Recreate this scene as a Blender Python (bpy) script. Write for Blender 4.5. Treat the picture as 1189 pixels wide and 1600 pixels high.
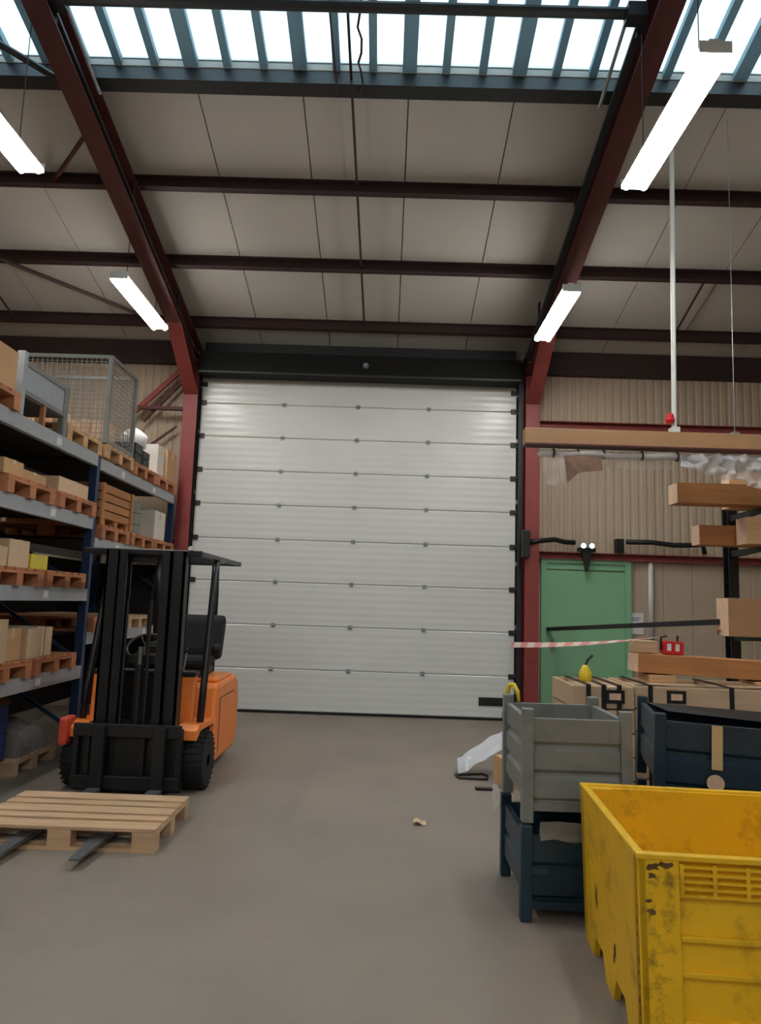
import bpy, bmesh, math, random
from mathutils import Vector, Matrix, noise
random.seed(7)
for _o in list(bpy.data.objects): bpy.data.objects.remove(_o)
S = bpy.context.scene
COL = S.collection
R = math.radians

# ------------------------------------------------------------------ camera
cd = bpy.data.cameras.new('camera'); cam = bpy.data.objects.new('camera', cd); COL.objects.link(cam)
CP, CY, CR, CH = R(7.179), R(.5207), R(1.8856), 1.591
fwd = Vector((-math.sin(CY)*math.cos(CP), math.cos(CY)*math.cos(CP), math.sin(CP)))
rt0 = Vector((math.cos(CY), math.sin(CY), 0)); up0 = rt0.cross(fwd)
rt = rt0*math.cos(CR) + up0*math.sin(CR); up = -rt0*math.sin(CR) + up0*math.cos(CR)
M = Matrix((rt, up, -fwd)).transposed().to_4x4(); M.translation = Vector((0, 0, CH))
cam.matrix_world = M
cd.sensor_fit = 'VERTICAL'; cd.sensor_height = 24.0; cd.lens = 24.0*1120/1600
cd.clip_start = .05; cd.clip_end = 200
S.camera = cam

# ------------------------------------------------------------------ world and exposure
w = bpy.data.worlds.new('world'); S.world = w; w.use_nodes = True
nt = w.node_tree; bg = nt.nodes['Background']
bg.inputs[0].default_value = (.66, .86, 1.0, 1); bg.inputs[1].default_value = 1.6     # even overcast sky
S.view_settings.view_transform = 'Standard'; S.view_settings.look = 'None'
S.view_settings.gamma = 1; S.view_settings.use_curve_mapping = False
S.view_settings.exposure = 0.66
LAMP = 41.0          # radiance of the fluorescent tubes

# ------------------------------------------------------------------ materials
def lin(c):
    return tuple((v/255/12.92 if v/255 <= .04045 else ((v/255+.055)/1.055)**2.4) for v in c)
MATS = {}
def mat(name, rgb, rough=.6, metal=0., var=.12, scale=6., bump=0., bscale=40., stretch=(1,1,1), dirt=None, dirt_amt=.5, dscale=3., objrand=.0, spec=.5, coords='Object'):
    m = bpy.data.materials.new(name); m.use_nodes = True; MATS[name] = m
    n = m.node_tree.nodes; l = m.node_tree.links; b = n['Principled BSDF']
    b.inputs['Roughness'].default_value = rough; b.inputs['Metallic'].default_value = metal
    b.inputs['Specular IOR Level'].default_value = spec
    base = lin(rgb)
    tc = n.new('ShaderNodeTexCoord'); mp = n.new('ShaderNodeMapping'); mp.inputs['Scale'].default_value = stretch
    l.new(tc.outputs[coords], mp.inputs[0])
    ns = n.new('ShaderNodeTexNoise'); ns.inputs['Scale'].default_value = scale; ns.inputs['Detail'].default_value = 6
    l.new(mp.outputs[0], ns.inputs['Vector'])
    rp = n.new('ShaderNodeValToRGB'); rp.color_ramp.elements[0].position = .3; rp.color_ramp.elements[1].position = .7
    rp.color_ramp.elements[0].color = tuple(max(0, v*(1-var)) for v in base)+(1,)
    rp.color_ramp.elements[1].color = tuple(min(1, v*(1+var)) for v in base)+(1,)
    l.new(ns.outputs[0], rp.inputs[0]); out = rp.outputs[0]
    if dirt:
        n2 = n.new('ShaderNodeTexNoise'); n2.inputs['Scale'].default_value = dscale; n2.inputs['Detail'].default_value = 8; n2.inputs['Roughness'].default_value = .7
        l.new(tc.outputs[coords], n2.inputs['Vector'])
        r2 = n.new('ShaderNodeValToRGB'); r2.color_ramp.elements[0].position = .52; r2.color_ramp.elements[1].position = .72
        r2.color_ramp.elements[0].color = (0,0,0,1); r2.color_ramp.elements[1].color = (dirt_amt,)*3+(1,)
        l.new(n2.outputs[0], r2.inputs[0])
        mx = n.new('ShaderNodeMixRGB'); mx.inputs[2].default_value = lin(dirt)+(1,)
        l.new(r2.outputs[0], mx.inputs[0]); l.new(out, mx.inputs[1]); out = mx.outputs[0]
    if objrand:
        oi = n.new('ShaderNodeObjectInfo'); mr = n.new('ShaderNodeMapRange')
        mr.inputs[3].default_value = 1-objrand; mr.inputs[4].default_value = 1+objrand
        l.new(oi.outputs['Random'], mr.inputs[0])
        vm = n.new('ShaderNodeVectorMath'); vm.operation = 'SCALE'
        l.new(out, vm.inputs[0]); l.new(mr.outputs[0], vm.inputs['Scale']); out = vm.outputs[0]
    l.new(out, b.inputs['Base Color'])
    if bump:
        n3 = n.new('ShaderNodeTexNoise'); n3.inputs['Scale'].default_value = bscale; n3.inputs['Detail'].default_value = 4
        l.new(mp.outputs[0], n3.inputs['Vector'])
        bp = n.new('ShaderNodeBump'); bp.inputs['Strength'].default_value = bump; bp.inputs['Distance'].default_value = .01
        l.new(n3.outputs[0], bp.inputs['Height']); l.new(bp.outputs[0], b.inputs['Normal'])
    return m

mat('concrete', (136, 124, 112), .5, var=.10, scale=1.1, bump=.06, bscale=60, dirt=(108, 97, 86), dirt_amt=.45, dscale=.7)
mat('ceil', (184, 180, 172), .55, var=.04, scale=1.5, objrand=.02)
mat('deck', (150, 145, 140), .8)
mat('clad', (186, 168, 146), .55, var=.04, scale=2)
mat('doorwhite', (226, 228, 224), .27, var=.02, scale=2)
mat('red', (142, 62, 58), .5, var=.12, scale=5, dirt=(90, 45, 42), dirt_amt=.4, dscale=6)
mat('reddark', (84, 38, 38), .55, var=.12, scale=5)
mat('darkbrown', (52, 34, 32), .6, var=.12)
mat('darkgrey', (38, 40, 40), .5, var=.12)
mat('header', (20, 20, 18), .75, spec=.25)
mat('black', (20, 21, 22), .5, var=.15)
mat('blackgloss', (22, 24, 27), .35, var=.15)
mat('rubber', (24, 24, 25), .85, var=.2, scale=20)
mat('galv', (150, 156, 160), .42, metal=.6, var=.1, scale=12)
mat('shadedeck', (30, 27, 25), .9, var=.15, scale=5)  # near-black colour standing in for the shade inside the pallet rack
mat('forksteel', (96, 98, 100), .45, metal=.3, var=.2, scale=9)
mat('steel', (150, 150, 150), .35, metal=.9, var=.1)
mat('whitepaint', (222, 222, 216), .45, var=.03)
mat('beam', (166, 170, 174), .5, var=.08, scale=8, dirt=(90, 98, 106), dirt_amt=.4, dscale=8)
mat('rackblue', (28, 54, 90), .5, var=.12, scale=8)
mat('orange', (252, 140, 60), .42, var=.07, scale=5, dirt=(120, 62, 34), dirt_amt=.35, dscale=5)
mat('redorange', (206, 74, 52), .45, var=.08)
mat('green', (132, 184, 142), .5, var=.05, scale=3)
mat('yellow', (236, 184, 22), .5, var=.06, scale=4, dirt=(130, 84, 22), dirt_amt=.75, dscale=5.5, bump=.05)
mat('yellowpost', (236, 184, 22), .5, var=.06, scale=4, dirt=(64, 44, 20), dirt_amt=.95, dscale=11)
mat('yellowworn', (96, 66, 28), .7, var=.35, scale=22)
mat('greymetal', (128, 129, 125), .5, var=.08, scale=5, dirt=(82, 80, 76), dirt_amt=.5, dscale=6)
mat('bluemetal', (22, 50, 66), .42, var=.12, scale=5, dirt=(18, 34, 44), dirt_amt=.5, dscale=6)
mat('wood', (208, 164, 118), .7, var=.16, scale=3, stretch=(1, 9, 9), objrand=.14, bump=.08, bscale=14)
mat('woodpale', (204, 168, 132), .7, var=.12, scale=3, stretch=(1, 9, 9), objrand=.1, bump=.08, bscale=14)
mat('woodred', (186, 122, 84), .7, var=.16, scale=3, stretch=(9, 1, 9), objrand=.14)
mat('woodgrey', (198, 168, 136), .75, var=.14, scale=3, stretch=(1, 9, 9), objrand=.14)
mat('timber', (178, 120, 70), .65, var=.14, scale=2.4, stretch=(1, 10, 10), objrand=.1)
mat('endgrain', (224, 190, 160), .75, var=.12, scale=30)
mat('tanbeam', (168, 128, 90), .6, var=.06, scale=2, stretch=(1, 6, 6))
mat('cardboard', (202, 160, 116), .75, var=.06, scale=4, objrand=.1)
mat('cardpale', (218, 188, 152), .75, var=.06, scale=4, objrand=.08)
mat('cardpaper', (226, 220, 208), .7, var=.05)
mat('tape', (214, 186, 140), .35, var=.04)
mat('boxyellow', (224, 206, 70), .6, var=.06)
mat('labelwhite', (226, 226, 224), .6, var=.05)
mat('ink', (70, 78, 130), .6)
mat('wire', (150, 146, 138), .45, metal=.4)
mat('redplastic', (206, 34, 36), .35)
mat('yellowplastic', (240, 206, 44), .4)
mat('greycloth', (120, 118, 112), .9, var=.2, scale=20)
mat('bluecrate', (34, 52, 120), .5)
mat('browncloth', (120, 92, 74), .9, var=.25, scale=14)
def film(name, rgb, op):
    m = bpy.data.materials.new(name); m.use_nodes = True; MATS[name] = m
    n = m.node_tree.nodes; l = m.node_tree.links; b = n['Principled BSDF']
    b.inputs['Base Color'].default_value = lin(rgb)+(1,); b.inputs['Roughness'].default_value = .22
    t = n.new('ShaderNodeBsdfTransparent'); x = n.new('ShaderNodeMixShader'); x.inputs[0].default_value = op
    l.new(t.outputs[0], x.inputs[1]); l.new(b.outputs[0], x.inputs[2]); l.new(x.outputs[0], n['Material Output'].inputs[0])
film('film', (222, 220, 222), .5); film('filmthin', (216, 206, 196), .3); film('filmheap', (226, 226, 232), .78); film('filmtape', (250, 214, 206), .8)
# translucent roof light sheet
m = bpy.data.materials.new('sheet'); m.use_nodes = True; MATS['sheet'] = m
n = m.node_tree.nodes; b = n['Principled BSDF']; n.remove(b)
t = n.new('ShaderNodeBsdfTranslucent'); t.inputs[0].default_value = (.86, .95, .97, 1)
m.node_tree.links.new(t.outputs[0], n['Material Output'].inputs[0])
m = bpy.data.materials.new('sheetrib'); m.use_nodes = True; MATS['sheetrib'] = m
n = m.node_tree.nodes; l = m.node_tree.links; b = n['Principled BSDF']; b.inputs['Base Color'].default_value = lin((150, 178, 184))+(1,)
t = n.new('ShaderNodeBsdfTranslucent'); t.inputs[0].default_value = lin((120, 160, 172))+(1,)
x = n.new('ShaderNodeMixShader'); x.inputs[0].default_value = .35
l.new(b.outputs[0], x.inputs[1]); l.new(t.outputs[0], x.inputs[2]); l.new(x.outputs[0], n['Material Output'].inputs[0])
def emit(name, rgb, st):
    m = bpy.data.materials.new(name); m.use_nodes = True; MATS[name] = m
    n = m.node_tree.nodes; b = n['Principled BSDF']; b.inputs['Base Color'].default_value = (.9, .9, .9, 1)
    b.inputs['Emission Color'].default_value = rgb+(1,); b.inputs['Emission Strength'].default_value = st
emit('tube', (1.0, .98, .95), LAMP); emit('greenlamp', (.55, 1.0, .8), 2.5)
# barrier tape: red and white stripes printed along its length (local x)
m = mat('barrier', (240, 220, 214), .4); n = m.node_tree.nodes; l = m.node_tree.links
tc = n.new('ShaderNodeTexCoord'); wv = n.new('ShaderNodeTexWave'); wv.inputs['Scale'].default_value = 1.0
l.new(tc.outputs['Object'], wv.inputs[0]); rp = n.new('ShaderNodeValToRGB'); rp.color_ramp.interpolation = 'CONSTANT'
rp.color_ramp.elements[0].color = lin((236, 160, 148))+(1,); rp.color_ramp.elements[1].position = .5; rp.color_ramp.elements[1].color = lin((246, 226, 218))+(1,)
l.new(wv.outputs[0], rp.inputs[0]); l.new(rp.outputs[0], n['Principled BSDF'].inputs['Base Color'])
# door leaf: fine horizontal micro ribs in the sheet
m = MATS['doorwhite']; n = m.node_tree.nodes; l = m.node_tree.links
tc = n.new('ShaderNodeTexCoord'); wv = n.new('ShaderNodeTexWave'); wv.bands_direction = 'Z'; wv.inputs['Scale'].default_value = 3.2
l.new(tc.outputs['Object'], wv.inputs[0]); bp = n.new('ShaderNodeBump'); bp.inputs['Strength'].default_value = .12; bp.inputs['Distance'].default_value = .01
l.new(wv.outputs[0], bp.inputs['Height']); l.new(bp.outputs[0], n['Principled BSDF'].inputs['Normal'])

# ------------------------------------------------------------------ mesh helpers
class MB:
    def __init__(s): s.v = []; s.f = []
    def add(s, vs, fs):
        o = len(s.v); s.v += [tuple(p) for p in vs]; s.f += [tuple(i+o for i in f) for f in fs]; return s
    def box(s, x0, x1, y0, y1, z0, z1, mtx=None):
        vs = [Vector(p) for p in ((x0,y0,z0),(x1,y0,z0),(x1,y1,z0),(x0,y1,z0),(x0,y0,z1),(x1,y0,z1),(x1,y1,z1),(x0,y1,z1))]
        if mtx: vs = [mtx @ p for p in vs]
        return s.add(vs, [(0,3,2,1),(4,5,6,7),(0,1,5,4),(1,2,6,5),(2,3,7,6),(3,0,4,7)])
    def hexa(s, lo, hi):      # two quads of 4 points, same order
        return s.add(list(lo)+list(hi), [(3,2,1,0),(4,5,6,7),(0,1,5,4),(1,2,6,5),(2,3,7,6),(3,0,4,7)])
    def bar(s, a, b, w, h, upv=(0,0,1)):
        a = Vector(a); b = Vector(b); d = (b-a).normalized(); u = Vector(upv)
        r = d.cross(u)
        if r.length < 1e-4: u = Vector((0,1,0)); r = d.cross(u)
        r.normalize(); u = r.cross(d)
        q = [(-1,-1),(1,-1),(1,1),(-1,1)]
        return s.hexa([a+r*i*w/2+u*j*h/2 for i,j in q], [b+r*i*w/2+u*j*h/2 for i,j in q])
    def tube(s, pts, rad, n=8, rad2=None, caps=True):
        pts = [Vector(p) for p in pts]; N = len(pts); vs = []; fs = []
        ref = None
        for i, p in enumerate(pts):
            d = (pts[min(i+1,N-1)]-pts[max(i-1,0)]).normalized()
            if ref is None:
                ref = Vector((0,0,1)) if abs(d.z) < .9 else Vector((1,0,0))
            r = d.cross(ref).normalized(); u = r.cross(d); ref = u
            rr = rad if rad2 is None else rad+(rad2-rad)*i/(N-1)
            for k in range(n):
                a = 2*math.pi*k/n; vs.append(p+r*math.cos(a)*rr+u*math.sin(a)*rr)
        for i in range(N-1):
            for k in range(n):
                fs.append((i*n+k, i*n+(k+1)%n, (i+1)*n+(k+1)%n, (i+1)*n+k))
        if caps: fs.append(tuple(range(n-1,-1,-1))); fs.append(tuple((N-1)*n+k for k in range(n)))
        return s.add(vs, fs)
    def lathe(s, prof, n=16, axis='z', c=(0,0,0)):    # prof (r,h)
        vs = []; fs = []; N = len(prof)
        for r, h in prof:
            for k in range(n):
                a = 2*math.pi*k/n; x, y = r*math.cos(a), r*math.sin(a)
                p = (x,y,h) if axis == 'z' else ((h,x,y) if axis == 'x' else (y,h,x))
                vs.append((p[0]+c[0], p[1]+c[1], p[2]+c[2]))
        for i in range(N-1):
            for k in range(n): fs.append((i*n+k, i*n+(k+1)%n, (i+1)*n+(k+1)%n, (i+1)*n+k))
        fs.append(tuple(range(n-1,-1,-1))); fs.append(tuple((N-1)*n+k for k in range(n)))
        return s.add(vs, fs)
    def prism(s, poly, axis, a, b):    # poly of 2-D points extruded along axis from a to b
        def P(p, t): return {'x':(t,p[0],p[1]), 'y':(p[0],t,p[1]), 'z':(p[0],p[1],t)}[axis]
        N = len(poly)
        return s.add([P(p,a) for p in poly]+[P(p,b) for p in poly], [tuple(range(N-1,-1,-1)), tuple(range(N,2*N))]+[(i,(i+1)%N,N+(i+1)%N,N+i) for i in range(N)])
    def mesh(s, name, m, smooth=False):
        me = bpy.data.meshes.new(name); me.from_pydata(s.v, [], s.f)
        bm = bmesh.new(); bm.from_mesh(me); bmesh.ops.recalc_face_normals(bm, faces=bm.faces); bm.to_mesh(me); bm.free()
        me.materials.append(MATS[m])
        if smooth:
            for p in me.polygons: p.use_smooth = True
        return me
    def build(s, name, m, parent=None, bevel=0, smooth=False, label=None, kind=None, loc=None):
        o = bpy.data.objects.new(name, s.mesh(name, m, smooth)); COL.objects.link(o)
        if parent: o.parent = parent
        if loc: o.location = loc
        if bevel:
            b = o.modifiers.new('bevel', 'BEVEL'); b.width = bevel; b.segments = 2; b.limit_method = 'ANGLE'
        if label: o['label'] = label
        if kind: o['kind'] = kind
        return o
def tag(o, label, cat, group=None, kind=None):
    o['label'] = label; o['category'] = cat
    if group: o['group'] = group
    if kind: o['kind'] = kind
    return o
def thing(name, label, cat, loc=(0,0,0), rz=0, group=None, kind=None):
    o = bpy.data.objects.new(name, None); COL.objects.link(o); o.empty_display_size = .1
    o.location = loc; o.rotation_euler = (0,0,rz)
    return tag(o, label, cat, group, kind)
def inst(src, parent, loc=None):
    o = src.copy(); COL.objects.link(o); o.parent = parent
    if loc is not None: o.location = loc
    return o
def dup(root, loc, rz=0, label=None, group=None):
    r = root.copy(); COL.objects.link(r); r.location = loc; r.rotation_euler = (0,0,rz)
    if label: r['label'] = label
    if group: r['group'] = group
    for ch in KIDS[root.name]:
        c = ch.copy(); COL.objects.link(c); c.parent = r
        for g in KIDS.get(ch.name, []):
            d = g.copy(); COL.objects.link(d); d.parent = c
    return r
KIDS = {}
def remember(root):
    KIDS[root.name] = [o for o in bpy.data.objects if o.parent == root]
    for c in KIDS[root.name]:
        KIDS[c.name] = [o for o in bpy.data.objects if o.parent == c]
def crumple(mb, P, nu, nv, amp, freq, seed, nrm=(0,0,1)):
    nrm = Vector(nrm); vs = []; fs = []
    for i in range(nu+1):
        for j in range(nv+1):
            p = Vector(P(i/nu, j/nv)); q = p*freq+Vector((seed*3.1, seed, 0))
            p = p+nrm*amp*noise.noise(q)+Vector((noise.noise(q+Vector((9,0,0))), noise.noise(q+Vector((0,9,0))), noise.noise(q+Vector((0,0,9)))))*amp*.6
            vs.append(p)
    for i in range(nu):
        for j in range(nv): fs.append((i*(nv+1)+j, (i+1)*(nv+1)+j, (i+1)*(nv+1)+j+1, i*(nv+1)+j+1))
    return mb.add(vs, fs)

# ------------------------------------------------------------------ the building
D = 10.40; SL = .2512; ZE = 5.35                 # far wall, roof slope, ceiling height at the far wall
XL, XR, YB = -8.2, 7.35, -10.4
def zc(y): return ZE+SL*(D-abs(y)) if True else 0  # ceiling height: ridge above y = 0
KS = 1/math.sqrt(1+SL*SL)
def struct(o, label, cat): return tag(o, label, cat, kind='structure')

struct(MB().box(XL-.1, XR+.1, YB-.1, D+.2, -.15, 0).build('floor', 'concrete'), 'grey polished concrete warehouse floor', 'floor')

def ribbed(mb, x0, x1, z0, z1, y, pitch=.12, d=.018, groove=False):
    pts = []; x = x0
    while x < x1-1e-6:
        e = min(x+pitch, x1); L = e-x
        if groove: pts += [(x, y+d), (x+.012, y), (e-.012, y)]
        else: pts += [(x, y), (x+L*.55, y), (x+L*.65, y+d), (x+L*.9, y+d)]
        x = e
    pts.append((x1, y))
    k = len(pts)
    mb.add([(p[0], p[1], z0) for p in pts]+[(p[0], p[1], z1) for p in pts], [(i, i+1, k+i+1, k+i) for i in range(k-1)])
mb = MB(); DX0, DX1, DZ = -2.86, 1.92, 4.94
for a, b in ((XL, DX0), (DX1, XR)):
    ribbed(mb, a, b, 2.34, ZE+.15, D, .12); ribbed(mb, a, b, 0, 2.34, D, .42, .014, True)
    mb.box(a, b, D+.03, D+.1, 0, ZE+.15)
ribbed(mb, DX0, DX1, DZ, ZE+.15, D); mb.box(DX0, DX1, D+.03, D+.1, DZ, ZE+.15)
struct(mb.build('wall_far', 'clad'), 'beige ribbed metal cladding wall around the big sectional door', 'wall')
for nm, x in (('wall_left', XL), ('wall_right', XR)):
    mb = MB(); s = -1 if x < 0 else 1
    mb.prism([(YB, 0), (D+.1, 0), (D+.1, ZE+.15), (0, zc(0)+.15), (YB, ZE+.15)], 'x', x, x+s*.1)
    struct(mb.build(nm, 'clad'), 'beige metal gable wall on the %s side of the hall' % nm[5:], 'wall')
mb = MB(); ribbed(mb, XL, XR, 0, ZE+.15, YB); mb.box(XL, XR, YB-.1, YB-.03, 0, ZE+.15); mb.v = [(x, 2*YB-y if abs(y-YB) < .025 else y, z) for x, y, z in mb.v]
struct(mb.build('wall_near', 'clad'), 'beige ribbed metal wall opposite the sectional door', 'wall')

# ceiling: outer deck plus the metre-wide insulated panels under it; skylight strip between SK0 and SK1
SK1, SK0 = 6.05, 3.9
def slopebox(mb, x0, x1, y0, y1, t0, t1):
    lo = [(x0, y0, zc(y0)+t0), (x1, y0, zc(y0)+t0), (x1, y1, zc(y1)+t0), (x0, y1, zc(y1)+t0)]
    hi = [(p[0], p[1], p[2]+t1-t0) for p in lo]
    return mb.hexa(lo, hi)
mb = MB()
for a, b in ((SK1, D+.15), (0, SK0), (-SK0, 0), (YB-.15, -SK1)): slopebox(mb, XL-.1, XR+.1, a, b, .07, .12)
ceiling = struct(mb.build('ceiling', 'deck'), 'pale insulated metal roof panels sloping up from the far wall', 'ceiling')
seams = [.08+1.01*k for k in range(-8, 8)]
edges = [XL]+[x for x in seams if XL+.2 < x < XR-.2]+[XR]
for a, b in ((SK1, D+.02), (0.0, SK0), (-SK0, 0.0), (YB-.02, -SK1)):
    for x0, x1 in zip(edges, edges[1:]):
        mb = MB(); slopebox(mb, x0+.006, x1-.006, a, b, 0, .06); mb.build('roof_panel', 'ceil', ceiling)
# roof lights
bars = sorted(seams+[x+.337 for x in seams]+[x+.674 for x in seams])
bars = [x for x in bars if XL < x < XR]
for k, (a, b) in enumerate(((SK0, SK1), (-SK1, -SK0))):
    win = thing('window_%d' % (k+1), 'strip of white translucent roof light sheets %s' % ('sloping above the sectional door bay' if k == 0 else 'on the opposite roof slope'), 'skylight', (0, 0, 0), kind='structure')
    for x0, x1 in zip([XL]+bars, bars+[XR]):
        mb = MB(); slopebox(mb, x0, x1, a, b, .075, .078); mb.f = mb.f[1:2]; mb.build('pane', 'sheet', win)
    for x in bars:
        wide = any(abs(x-q) < .01 for q in seams); h = .065 if wide else .036
        mb = MB(); slopebox(mb, x-h, x+h, a, b, .0, .07); mb.build('glazing_bar', 'sheetrib', win)

# portal frames: column, rafters
def ibeam(mb, p0, p1, w, h, upv, t=.014):
    p0 = Vector(p0); p1 = Vector(p1); u = Vector(upv).normalized()
    mb.bar(p0+u*(h/2-t/2), p1+u*(h/2-t/2), w, t, u); mb.bar(p0-u*(h/2-t/2), p1-u*(h/2-t/2), w, t, u)
    mb.bar(p0, p1, t*.8, h-2*t, u); return mb
PUR = .17; RH = .33; CDP = .26
NS = Vector((0, SL, 1)).normalized()
FX = (-7.85, -2.9, 2.06, 7.0)
FLAB = {-2.9: 'red steel portal frame with column beside the pallet rack', 2.06: 'red steel portal frame with column beside the green door',
        -7.85: 'red steel portal frame at the left gable', 7.0: 'red steel portal frame at the right gable'}
YC = D-.04-CDP/2
for X in FX:
    fr = thing('portal_frame', FLAB[X], 'steel frame', (X, YC, 0), group='portal frames', kind='structure')
    zt = zc(YC)-PUR
    mb = ibeam(MB(), (0, 0, 0), (0, 0, zt-.1), .2, CDP, (0, -1, 0)); mb.box(-.12, .12, -.17, .12, 0, .02)
    mb.build('column', 'red', fr)
    # haunch: web plate between column head and rafter
    ya, yb = -CDP/2, -1.15
    za, zb = zc(YC+ya)-PUR, zc(YC+yb)-PUR
    mb = MB().prism([(ya, za-.75), (yb, zb-RH), (yb, zb-RH+.03), (ya, za)], 'x', -.006, .006)
    mb.bar((0, ya+.0, za-.75), (0, yb, zb-RH+.005), .2, .014, (0, 0, 1)); mb.build('haunch', 'red', fr)
    for sgn in (1, -1):
        y0 = YC if sgn > 0 else -YC
        a = Vector((0, y0-YC, zc(y0)-PUR-RH/2)); b = Vector((0, -YC, zc(0)-PUR-RH/2))
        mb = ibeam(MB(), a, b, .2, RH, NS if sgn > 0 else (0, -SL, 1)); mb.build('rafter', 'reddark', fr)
    mb = ibeam(MB(), (0, -2*YC, 0), (0, -2*YC, zt-.1), .2, CDP, (0, 1, 0)); mb.build('column', 'red', fr)
# purlins along x
py = [9.73-1.2079*k for k in range(0, 9)]
names = {0: 'lowest dark red purlin just above the sectional door', 1: 'second dark red purlin up the roof slope from the door', 2: 'third dark red purlin up the roof slope from the door', 3: 'blue-tinged dark purlin along the lower edge of the roof lights'}
for k, y in enumerate(py):
    if y < .3: continue
    for s in (1, -1):
        mb = MB(); Y = y*s; z = zc(Y)
        h = .165
        if k == 0 and s == 1:      # double flange, seen as two lines
            mb.box(XL, XR, -.035, .035, -h, -h+.02); mb.box(XL, XR, -.006, .006, -h, 0); mb.box(XL, XR, -.03, .03, -.02, 0)
        elif k == 3:
            mb.box(XL, XR, -.05, .05, -h, 0); mb.box(XL, XR, .05, .09, -h, -h+.03)
        else:
            mb.box(XL, XR, -.035, .035, -h, -h+.018); mb.box(XL, XR, .015, .035, -h, 0); mb.box(XL, XR, -.035, .035, -.018, 0)
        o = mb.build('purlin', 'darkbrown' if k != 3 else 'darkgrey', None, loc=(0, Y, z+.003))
        o.rotation_euler = (math.atan(-SL*s), 0, 0)
        lab = names.get(k) if s == 1 else None
        tag(o, lab or ('dark red purlin above the roof lights near the ridge' if s == 1 else 'dark red purlin on the roof slope opposite the door'), 'purlin', 'roof purlins', 'structure')
# eave beam, girts
mb = MB().box(DX0+.08, DX1-.08, -.06, .06, -.18, .18); struct(mb.build('eave_beam', 'darkgrey', loc=(0, D-.07, 5.17)), 'dark grey eave beam between the columns above the door', 'beam')
for a, b, lab in ((XL, -3.02, 'dark red eave beam above the pallet rack bay'), (2.18, XR, 'dark red eave beam above the green door bay')):
    mb = MB().box(a, b, -.06, .06, -.17, .17); struct(mb.build('eave_beam', 'darkbrown', loc=(0, D-.07, 5.19)), lab, 'beam')
for a, b, sd in ((XL, -3.02, 'behind the pallet rack'), (2.18, XR, None)):
    for z in ((2.345,) if sd else (4.27, 2.345)):
        mb = MB().box(a, b, -.05, .05, -.05, -.038).box(a, b, -.05, .05, .038, .05).box(a, b, .036, .05, -.05, .05)
        lab = 'red horizontal wall girt %s %s' % ('high' if z > 3 else 'halfway up', sd) if sd else ('red horizontal wall girt high above the green door' if z > 3 else 'red horizontal wall girt along the top of the green door')
        struct(mb.build('wall_girt', 'red', loc=(0, D-.055, z)), lab, 'girt')
# knee braces on the left column, in the plane of the wall
br = thing('wall_brace', 'red diagonal knee braces and strut joining the column behind the rack', 'brace', (-3.0, D-.25, 0), kind='structure')
MB().bar((0, 0, 4.95), (-.72, 0, 4.22), .07, .05, (0, 1, 0)).build('diagonal', 'red', br)
MB().bar((-.0, .05, 4.78), (-.60, .05, 4.1), .04, .05, (0, 1, 0)).build('diagonal', 'reddark', br)
MB().bar((0, 0, 4.29), (-.66, 0, 4.29), .05, .07, (0, 1, 0)).build('strut', 'reddark', br)
MB().bar((-.12, .1, 4.05), (-.5, .1, 3.75), .03, .03, (0, 1, 0)).build('diagonal', 'reddark', br)
# roof bracing rods
def rod(a, b, off0, off1, r, label, m='darkbrown'):
    A = (a[0], a[1], zc(a[1])-off0); B = (b[0], b[1], zc(b[1])-off1)
    tag(MB().tube([A, B], r, 6).build('brace_rod', m), label, 'brace', 'roof bracing rods', 'structure')
rod((-5.05, 8.27), (-3.0, 9.75), .2, .2, .024, 'dark brace rod slanting to the rafter beside the pallet rack lamp')
rod((-5.3, 8.6), (-5.35, 9.7), .12, .12, .014, 'thin dark rod between two purlins above the pallet rack')
rod((-4.4, 4.9), (-2.95, 6.1), .25, .25, .03, 'blue-tinged brace crossing the roof lights beside the rafter', 'darkgrey')
rod((-3.0, 6.35), (-3.75, 7.3), .42, .08, .024, 'short red fly brace between rafter and purlin', 'reddark')
rod((3.88, 8.5), (3.94, 9.7), .1, .1, .016, 'thin dark rod between two purlins above the green door')
rod((-.47, 4.9), (-.40, 9.7), .1, .1, .013, 'long dark sag rod down the roof slope above the door')
rod((-.62, 4.9), (-.58, 6.1), .2, .2, .009, 'thin dark cable crossing the roof light beside the sag rod')
_tw = [(-.36+.02*math.sin(k*1.9), 4.9+.1*k, zc(4.9+.1*k)-.18+.015*math.cos(k*1.9)) for k in range(13)]
tag(MB().tube(_tw, .011, 6).build('twisted_cable', 'darkbrown', smooth=True), 'twisted dark cable crossing the roof light beside the sag rod', 'cable', kind='structure')

# ------------------------------------------------------------------ the sectional door
dr = thing('door_1', 'tall white sectional overhead door with hinged panels and dark guide rails', 'door', (0, D-.05, 0), kind='structure')
zs = [0, .61, 1.22, 1.83, 2.44, 2.94, 3.44, 3.94, 4.44, 4.94]
X0, X1 = -2.80, 1.86
MB().box(X0+.01, X1-.01, .012, .03, 0.03, 4.93).build('door_core', 'galv', dr)
for a, b in zip(zs, zs[1:]):
    z0, z1 = (a+.035 if a == 0 else a+.003), b-.003
    mb = MB().prism([(.012, z0), (.012, z1), (-.014, z1), (-.022, z1-.012), (-.022, z0+.012), (-.014, z0)], 'x', X0, X1)
    mb.build('door_panel', 'doorwhite', dr)
for xa, xb in ((X0-.07, X0), (X1, X1+.07)): MB().box(xa, xb, -.005, .05, 0, 4.95).build('side_seal', 'rubber', dr)
MB().box(X0, X1, -.02, .02, 0, .035).build('bottom_seal', 'rubber', dr)
hg = None
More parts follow.
